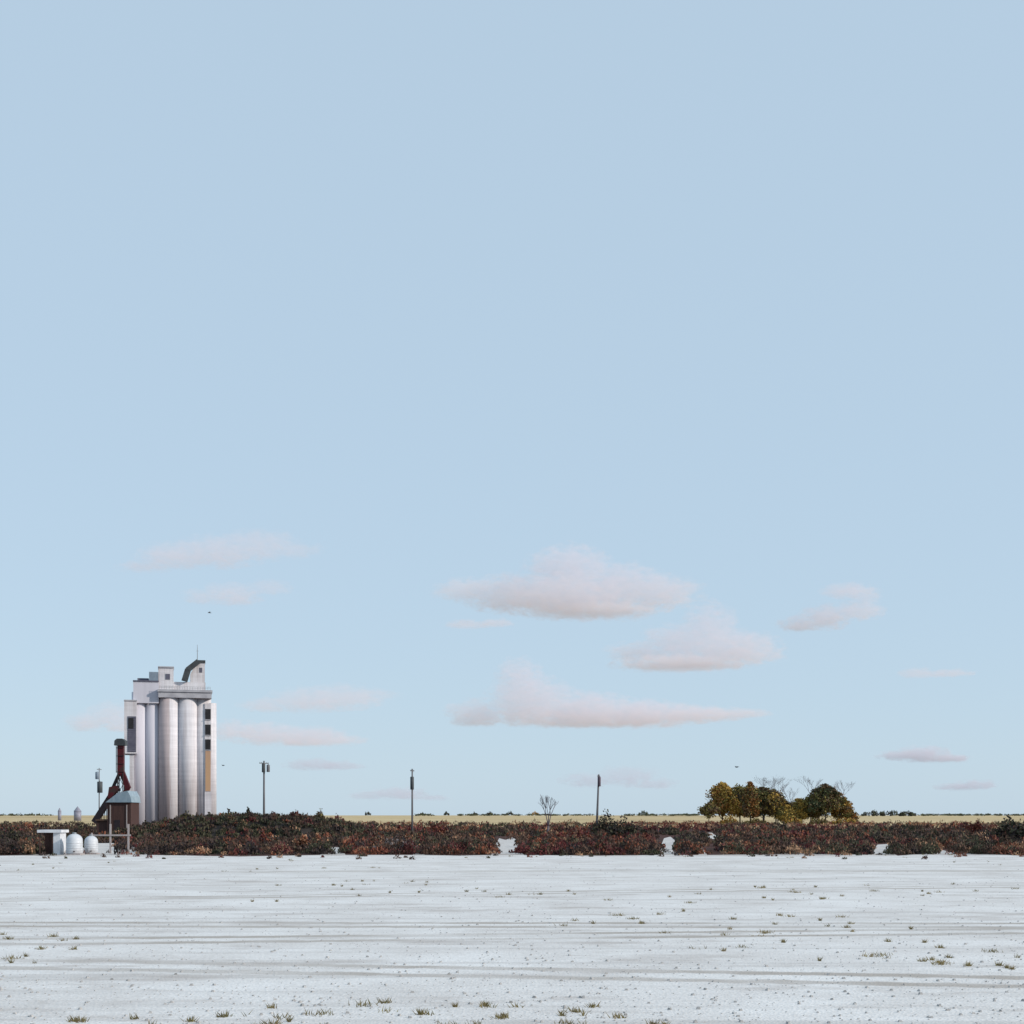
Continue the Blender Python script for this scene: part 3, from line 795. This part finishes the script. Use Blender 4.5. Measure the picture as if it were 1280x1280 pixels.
b = MB(); b.box(wx(52), wx(70), 1.1, 1.16, 0, Z(1041, WY)); b.build('back_wall', M['brown_board'], wh)

# ------------------------------------------------------------------ grain bins far left
def bin_(px, Yd, w_px, py_e, py_t, label):
    k = Yd / F; zb = gz(Yd)
    root = empty('grain_bin', (X(px, Yd), Yd, zb)); tag(root, label, 'grain bin', 'grain bins far off on the left')
    r = w_px * k / 2
    b = MB(); b.lathe(0, 0, [(r, -.2), (r, Z(py_e, Yd) - zb)], 28); b.build('wall', M['bin_steel'], root)
    b = MB(); b.lathe(0, 0, [(r * 1.06, Z(py_e, Yd) - zb), (.4, Z(py_t, Yd) - zb - .3), (.35, Z(py_t, Yd) - zb)], 28, smooth=False); b.build('roof', M['bin_steel'], root)
bin_(97, 1300, 9, 1014, 1008, 'wider grey grain bin with a pointed roof, right one on the far left skyline')
bin_(74.5, 1350, 4.2, 1014, 1010, 'narrow grey grain bin, left one on the far left skyline')

# ------------------------------------------------------------------ utility poles
def pole(px, Yd, py_top, label, lean_px=0, kind='side', r=.2):
    zt = Z(py_top, Yd); k = Yd / F
    root = empty('utility_pole', (X(px, Yd), Yd, 0)); tag(root, label, 'utility pole', 'wooden utility poles')
    lx_ = lean_px * k
    b = MB(); b.tube((0, 0, -.4), (lx_, 0, zt), r * 1.25, r * .8, 10); b.build('shaft', M['grey_wood'], root)
    def at(t): return Vector((lx_ * t, 0, zt * t))
    tt = 1 - .5 / zt
    c = at(tt)
    # cross arm runs nearly along the line of sight
    b = MB(); d = Vector((.28, 1, 0)).normalized() if kind != 'wide' else Vector((.7, 1, 0)).normalized()
    b.beam(c - d * 1.2 + Vector((.0, 0, 0)), c + d * 1.2, .12, .14)
    ar = b.build('cross_arm', M['grey_wood'], root)
    for s in (-1.1, -.6, .6, 1.1):
        b = MB(); p = c + d * s; b.lathe(p.x, p.y, [(.05, p.z + .07), (.07, p.z + .15), (.03, p.z + .25)], 8)
        b.build('insulator', M['dark_sheet'], ar)
    return root, at, zt
def canister(root, p, r, H, m):
    b = MB(); b.lathe(p[0], p[1], [(r * .9, p[2]), (r, p[2] + .08), (r, p[2] + H - .1), (r * .8, p[2] + H)], 16); b.build('transformer', m, root)
    b = MB(); b.lathe(p[0], p[1], [(.07, p[2] + H), (.09, p[2] + H + .12), (.03, p[2] + H + .3)], 8); b.build('bushing', m, root)
Yp = 275.0; k = Yp / F
rt, at, zt = pole(330, Yp, 951, 'grey utility pole with a transformer box at its top, nearest to the elevator', kind='wide')
canister(rt, (.0, -.5, Z(965.5, Yp)), .34, 11 * k, M['dark_sheet'])
canister(rt, (.85, -.1, Z(965, Yp)), .32, 9 * k, M['grey_wood'])
Yp = 320.0; k = Yp / F
rt, at, zt = pole(515.3, Yp, 961, 'upright grey utility pole standing alone in the middle left of the scrub')
canister(rt, (0, -.5, Z(987, Yp)), .42, 16 * k, M['dark_sheet'])
rt, at, zt = pole(745.5, Yp, 968, 'slightly leaning utility pole with a purplish top, left of the black bushes', lean_px=3, r=.24)
canister(rt, (at(.93).x + .1, -.4, Z(983, Yp)), .36, 12 * k, mat('dull_purple_canister', (.13, .10, .12), (.09, .07, .09)))
Yp = 430.0; k = Yp / F
rt, at, zt = pole(124, Yp, 960, 'utility pole with dark stacked transformers left of the red grain leg', r=.16)
canister(rt, (-.5, -.4, Z(974, Yp)), .55, 9 * k, M['slate'])
canister(rt, (.35, -.5, Z(991, Yp)), .8, 14 * k, M['dark_sheet'])

# ------------------------------------------------------------------ birds
def bird(px, py, Yd, span, yaw, label):
    root = empty('bird', (X(px, Yd), Yd, Z(py, Yd)), yaw); tag(root, label, 'bird', 'birds in flight')
    b = MB(); s = span
    n = 10; prof = []
    vs = []; seg = 8
    for i in range(n + 1):
        t = i / n; y = (t - .45) * s * .5
        r = s * .055 * math.sin(PI * min(1, t * .93 + .05)) ** .6
        for kk in range(seg):
            a = 2 * PI * kk / seg; vs.append((r * math.cos(a), y, r * math.sin(a)))
    fs = [(i*seg+kk, i*seg+(kk+1)%seg, (i+1)*seg+(kk+1)%seg, (i+1)*seg+kk) for i in range(n) for kk in range(seg)]
    b.add(vs, fs, 0, True)
    for sd in (-1, 1):
        w = [(.03, .10), (.25, .14), (.5, -.02)]; zz = [.02, .14, .06]; ch = [.17, .15, .03]
        v = []
        for (x, y), z_, c_ in zip(w, zz, ch):
            v += [(sd*x*s, y*s, z_*s+.01*s), (sd*x*s, (y-c_)*s, z_*s), (sd*x*s, y*s, z_*s-.008*s), (sd*x*s, (y-c_)*s, z_*s-.006*s)]
        b.add(v, [(0,1,5,4),(4,5,9,8),(2,6,7,3),(6,10,11,7),(0,4,6,2),(4,8,10,6),(1,3,7,5),(5,7,11,9),(8,9,11,10)], 0)
    b.add([(-.03*s, -.2*s, .01*s), (.03*s, -.2*s, .01*s), (.07*s, -.38*s, 0), (-.07*s, -.38*s, 0), (0, -.2*s, -.02*s)], [(0,1,2,3),(0,3,4),(1,4,2),(3,2,4)], 0)
    b.build('body', M['feather'], root)
bird(921, 959, 190, 1.0, .8, 'dark bird flying just above the left clump of trees')
bird(262, 766, 170, .8, 2.2, 'small dark bird flying high above the elevator antenna')
bird(279, 957, 190, .75, 1.2, 'small dark bird flying beside the right wall of the elevator')

# ------------------------------------------------------------------ yard details
mb = MB()
for _ in range(9000):
    py = 1068 + 230 * random.random() ** 1.6
    Yd = DIST(py) * random.uniform(.97, 1.03); Yd = min(Yd, 148)
    x = X(random.uniform(-120, 1400), Yd)
    r = random.uniform(.008, .028) * random.choice([1, 1, 1, 2.2])
    vs = []
    for kk in range(5):
        a = 2 * PI * kk / 5 + random.random(); vs.append((x + r * math.cos(a), Yd + r * math.sin(a) * .9, .02))
    tp = [(x + (v[0] - x) * random.uniform(.4, .75), Yd + (v[1] - Yd) * .6, .03 + r * random.uniform(.5, .9)) for v in vs]
    mb.add(vs + tp, [(kk, (kk + 1) % 5, (kk + 1) % 5 + 5, kk + 5) for kk in range(5)] + [(5, 6, 7, 8, 9)])
tag(mb.build('loose_stones', M['stone']), kind='stuff')
mb = MB()
for _ in range(900):
    py = 1068 + 225 * random.random() ** 1.9
    px = random.uniform(-100, 1380)
    Yd = min(DIST(py), 150); x = X(px, Yd)
    if mnoise.noise(Vector((x * .06, Yd * .06, 9))) < .16: continue
    R_ = random.uniform(.04, .35) * random.choice([.5, 1, 1])
    for _k in range(random.randint(8, 46)):
        a = random.uniform(0, 2 * PI); rr = random.random() * R_; q = rnd_unit() * .12
        hgt = random.uniform(.03, .16)
        p = Vector((x + rr * math.cos(a), Yd + rr * math.sin(a), .02)); t = p + Vector((q.x, q.y, hgt))
        o = len(mb.v); mb.v += [tuple(p + Vector((-.012, 0, 0))), tuple(p + Vector((.012, 0, 0))), tuple(t)]
        mb.f.append((o, o+1, o+2)); mb.m.append(random.choice([0, 0, 1])); mb.sm.append(False)
tag(mb.build('dry_weeds', [M['weed'], M['l_olive']]), kind='stuff')

# ------------------------------------------------------------------ clouds
CB = 620.0
def cloud(name_label, puffs, base, tau=1.0, pink=0.0, group=None, cat='cloud', dist=None):
    # puffs: (column, row, half width px, half height px) seen from the yard; base row sets how far off it drifts
    Yd = dist or min(CB * F / (HZ - base), 26000.0)
    k = Yd / F
    cx = sum(p[0] for p in puffs) / len(puffs)
    loc = Vector((X(cx, Yd), Yd, Z(base, Yd)))
    verts = MB(); el = []
    full = []
    for (px, py, a, bb) in puffs:
        full.append((px, py, a * 1.22, bb * 1.25))
        if bb >= 14:                                   # billows round the upper side
            for q in range(3):
                an = PI * (.2 + .3 * q) + random.uniform(-.15, .15)
                full.append((px + math.cos(an) * a * .85, py - math.sin(an) * bb * .75, a * random.uniform(.28, .42), bb * random.uniform(.42, .6)))
    puffs = full
    for (px, py, a, bb) in puffs:
        c = Vector(((px - cx) * k, random.uniform(-.25, .25) * a * k, (base - py) * k))
        rx, ry, rz = a * k, max(a * .8, bb) * k, bb * k
        el.append((c, rx, ry, rz))
        seg, ring = 20, 10; vs = []; fs = []
        for i in range(ring + 1):
            th = PI * i / ring
            for j in range(seg):
                ph = 2 * PI * j / seg
                vs.append((c.x + rx * math.sin(th) * math.cos(ph), c.y + ry * math.sin(th) * math.sin(ph), c.z + rz * math.cos(th)))
        for i in range(ring):
            for j in range(seg):
                fs.append((i*seg+j, (i+1)*seg+j, (i+1)*seg+(j+1)%seg, i*seg+(j+1)%seg))
        verts.add(vs, fs, 0, True)
    m = bpy.data.materials.new('cloud_vapour'); m.use_nodes = True
    nt = m.node_tree; N = nt.nodes; L = nt.links
    N.clear()
    out = N.new('ShaderNodeOutputMaterial'); pv = N.new('ShaderNodeVolumePrincipled')
    L.new(pv.outputs['Volume'], out.inputs['Volume'])
    pv.inputs['Color'].default_value = (.905 + .065 * pink, .885 - .01 * pink, .945, 1)
    pv.inputs['Anisotropy'].default_value = 0.0
    tc = N.new('ShaderNodeTexCoord')
    # world-size noise wobble of the field
    nz = N.new('ShaderNodeTexNoise'); nz.inputs['Scale'].default_value = 1 / (9 * k); nz.inputs['Detail'].default_value = 7; nz.inputs['Roughness'].default_value = .68
    mp0 = N.new('ShaderNodeMapping'); mp0.inputs['Scale'].default_value = (.6, .6, 1.25)
    L.new(tc.outputs['Object'], mp0.inputs['Vector']); L.new(mp0.outputs['Vector'], nz.inputs['Vector'])
    prev = None
    for c, rx, ry, rz in el:
        mp = N.new('ShaderNodeMapping'); mp.vector_type = 'POINT'
        mp.inputs['Scale'].default_value = (1/rx, 1/ry, 1/rz)
        mp.inputs['Location'].default_value = (-c.x/rx, -c.y/ry, -c.z/rz)
        L.new(tc.outputs['Object'], mp.inputs['Vector'])
        ln = N.new('ShaderNodeVectorMath'); ln.operation = 'LENGTH'; L.new(mp.outputs['Vector'], ln.inputs[0])
        sb = N.new('ShaderNodeMath'); sb.operation = 'SUBTRACT'; sb.inputs[0].default_value = 1.0; L.new(ln.outputs['Value'], sb.inputs[1])
        if prev is None: prev = sb.outputs[0]
        else:
            mx = N.new('ShaderNodeMath'); mx.operation = 'SMOOTH_MAX'; mx.inputs[2].default_value = .2
            L.new(prev, mx.inputs[0]); L.new(sb.outputs[0], mx.inputs[1]); prev = mx.outputs[0]
    # field 0 at rim .. 1 at heart, eroded by noise
    s1 = N.new('ShaderNodeMath'); s1.operation = 'SUBTRACT'; s1.inputs[1].default_value = .5; L.new(nz.outputs['Fac'], s1.inputs[0])
    s2 = N.new('ShaderNodeMath'); s2.operation = 'MULTIPLY_ADD'; s2.inputs[1].default_value = 2.7
    L.new(s1.outputs[0], s2.inputs[0]); L.new(prev, s2.inputs[2])
    rg = N.new('ShaderNodeMapRange'); rg.interpolation_type = 'SMOOTHSTEP'
    rg.inputs['From Min'].default_value = .12; rg.inputs['From Max'].default_value = .46
    L.new(s2.outputs[0], rg.inputs['Value'])
    # denser towards the level underside
    depth = max(min(p[2], 60) for p in puffs) * k * 1.5
    spz = N.new('ShaderNodeSeparateXYZ'); L.new(tc.outputs['Object'], spz.inputs[0])
    fb = N.new('ShaderNodeMapRange'); fb.interpolation_type = 'SMOOTHSTEP'; fb.inputs['From Min'].default_value = -2 * k; fb.inputs['From Max'].default_value = 3 * k
    L.new(spz.outputs['Z'], fb.inputs['Value'])
    hv = N.new('ShaderNodeMapRange'); hv.inputs['From Min'].default_value = 0; hv.inputs['From Max'].default_value = 26 * k; hv.inputs['To Min'].default_value = 1.7; hv.inputs['To Max'].default_value = .8
    L.new(spz.outputs['Z'], hv.inputs['Value'])
    m1 = N.new('ShaderNodeMath'); m1.operation = 'MULTIPLY'; L.new(fb.outputs['Result'], m1.inputs[0]); L.new(hv.outputs['Result'], m1.inputs[1])
    m2 = N.new('ShaderNodeMath'); m2.operation = 'MULTIPLY'; L.new(m1.outputs[0], m2.inputs[0]); L.new(rg.outputs['Result'], m2.inputs[1])
    ml = N.new('ShaderNodeMath'); ml.operation = 'MULTIPLY'; ml.inputs[1].default_value = tau * (1.3 - .35 * (pink > .95)) / depth
    L.new(m2.outputs[0], ml.inputs[0]); L.new(ml.outputs[0], pv.inputs['Density'])
    m.volume_intersection_method = 'ACCURATE' if hasattr(m, 'volume_intersection_method') else 0
    o = verts.build('cloud', m); o.location = loc
    rm = o.modifiers.new('skin', 'REMESH'); rm.mode = 'VOXEL'; rm.voxel_size = max(1.5 * k, 2.0)
    tag(o, name_label, cat, group)
    return o

cloud('long pink cloud high above the elevator', [(180,710,34,9),(225,697,48,16),(275,690,58,18),(325,682,50,17),(365,687,38,9)], 712, .75, 1)
cloud('small pink cloud just above and right of the bird over the elevator', [(250,745,26,9),(290,742,40,14),(335,734,30,9)], 755, .6, 1)
cloud('broad heaped cloud with a grey underside, topmost of the central clouds', [(590,738,50,13),(640,742,60,22),(710,715,52,30),(700,748,90,22),(775,735,58,28),(820,742,55,20),(740,768,80,10)], 772, 1.2, .5)
cloud('thin streak of cloud under the left end of the topmost central cloud', [(585,782,28,6),(620,778,24,5)], 785, .5, .8)
cloud('small triangular heaped cloud right of centre', [(800,815,42,12),(850,806,50,24),(888,785,34,30),(910,812,60,22),(945,820,36,9),(850,832,80,9)], 838, 1.1, .6)
cloud('ragged small cloud at the right with a grey streak', [(1000,780,26,10),(1035,770,32,15),(1075,762,30,13),(1060,740,34,9),(1085,745,20,7)], 788, 1.0, .7)
cloud('large flat bottomed cloud with a tower on its left, lowest central one', [(595,893,36,18),(650,855,30,32),(665,880,55,32),(730,890,70,24),(800,892,75,17),(870,893,60,10),(920,893,40,6)], 908, 1.25, .6)
cloud('pink cloud left of the elevator top', [(110,903,28,13),(140,895,34,18),(160,905,30,11)], 915, .75, 1)
cloud('pink streaky cloud right of the elevator, upper one', [(335,882,34,9),(385,874,50,15),(430,872,52,15),(468,868,30,8)], 892, .75, 1)
cloud('long pink cloud with a grey underside right of the elevator, middle one', [(290,912,36,13),(335,918,48,14),(385,922,52,13),(425,925,34,7)], 933, .85, .9)
cloud('faint pink streak right of the elevator, lowest one', [(390,955,36,8),(425,957,30,6)], 963, .6, 1)
cloud('small dark bottomed streak of cloud above the right horizon', [(1125,944,30,6),(1155,943,34,11),(1180,948,30,6)], 953, 1.0, .6)
cloud('faint short streak of cloud lowest above the right horizon', [(1195,984,26,5),(1220,980,26,6)], 988, .6, .6)
cloud('small pink streak of cloud alone on the right', [(1150,841,26,7),(1185,841,32,5)], 847, .55, 1)
cloud('faint pink cloud low behind the leaning utility pole', [(735,975,34,9),(785,970,40,13),(820,980,28,8)], 986, .6, 1)
cloud('faint pink streak low behind the middle utility pole', [(460,994,26,6),(500,992,40,8),(540,998,26,4)], 1000, .6, 1)

# ------------------------------------------------------------------ light
SUN_AZ = R(106)      # clockwise from the viewing direction
SUN_EL = R(24)
sd = Vector((math.sin(SUN_AZ) * math.cos(SUN_EL), math.cos(SUN_AZ) * math.cos(SUN_EL), math.sin(SUN_EL)))
ld = bpy.data.lights.new('sun', 'SUN'); lo = bpy.data.objects.new('sun', ld); COL.objects.link(lo)
ld.energy = 3.3; ld.angle = R(0.6); ld.color = (1.0, 0.90, 0.80)
lo.rotation_euler = sd.to_track_quat('Z', 'Y').to_euler()
lo.location = (300, 0, 200)

w = bpy.data.worlds.new('World'); scene.world = w; w.use_nodes = True
nt = w.node_tree; N = nt.nodes; L = nt.links
bg = N['Background']
sk = N.new('ShaderNodeTexSky'); sk.sky_type = 'NISHITA'; sk.sun_disc = False
sk.sun_elevation = SUN_EL; sk.sun_rotation = SUN_AZ
sk.air_density = 1.0; sk.dust_density = 0.6; sk.ozone_density = 1.0; sk.altitude = 300
mxs = N.new('ShaderNodeMix'); mxs.data_type = 'RGBA'; mxs.inputs['Factor'].default_value = 0.80
L.new(sk.outputs['Color'], mxs.inputs['A']); mxs.inputs['B'].default_value = (5.55, 7.2, 8.75, 1)   # thin high haze evening out the sky
L.new(mxs.outputs['Result'], bg.inputs['Color'])
bg.inputs['Strength'].default_value = 0.10

vs_ = scene.view_settings
vs_.view_transform = 'Standard'; vs_.look = 'None'; vs_.exposure = 0.0; vs_.gamma = 1.0
scene.render.engine = 'CYCLES'
c = scene.cycles
c.use_denoising = True
c.max_bounces = 8; c.volume_bounces = 2; c.transparent_max_bounces = 16
c.volume_step_rate = 0.3; c.volume_max_steps = 256
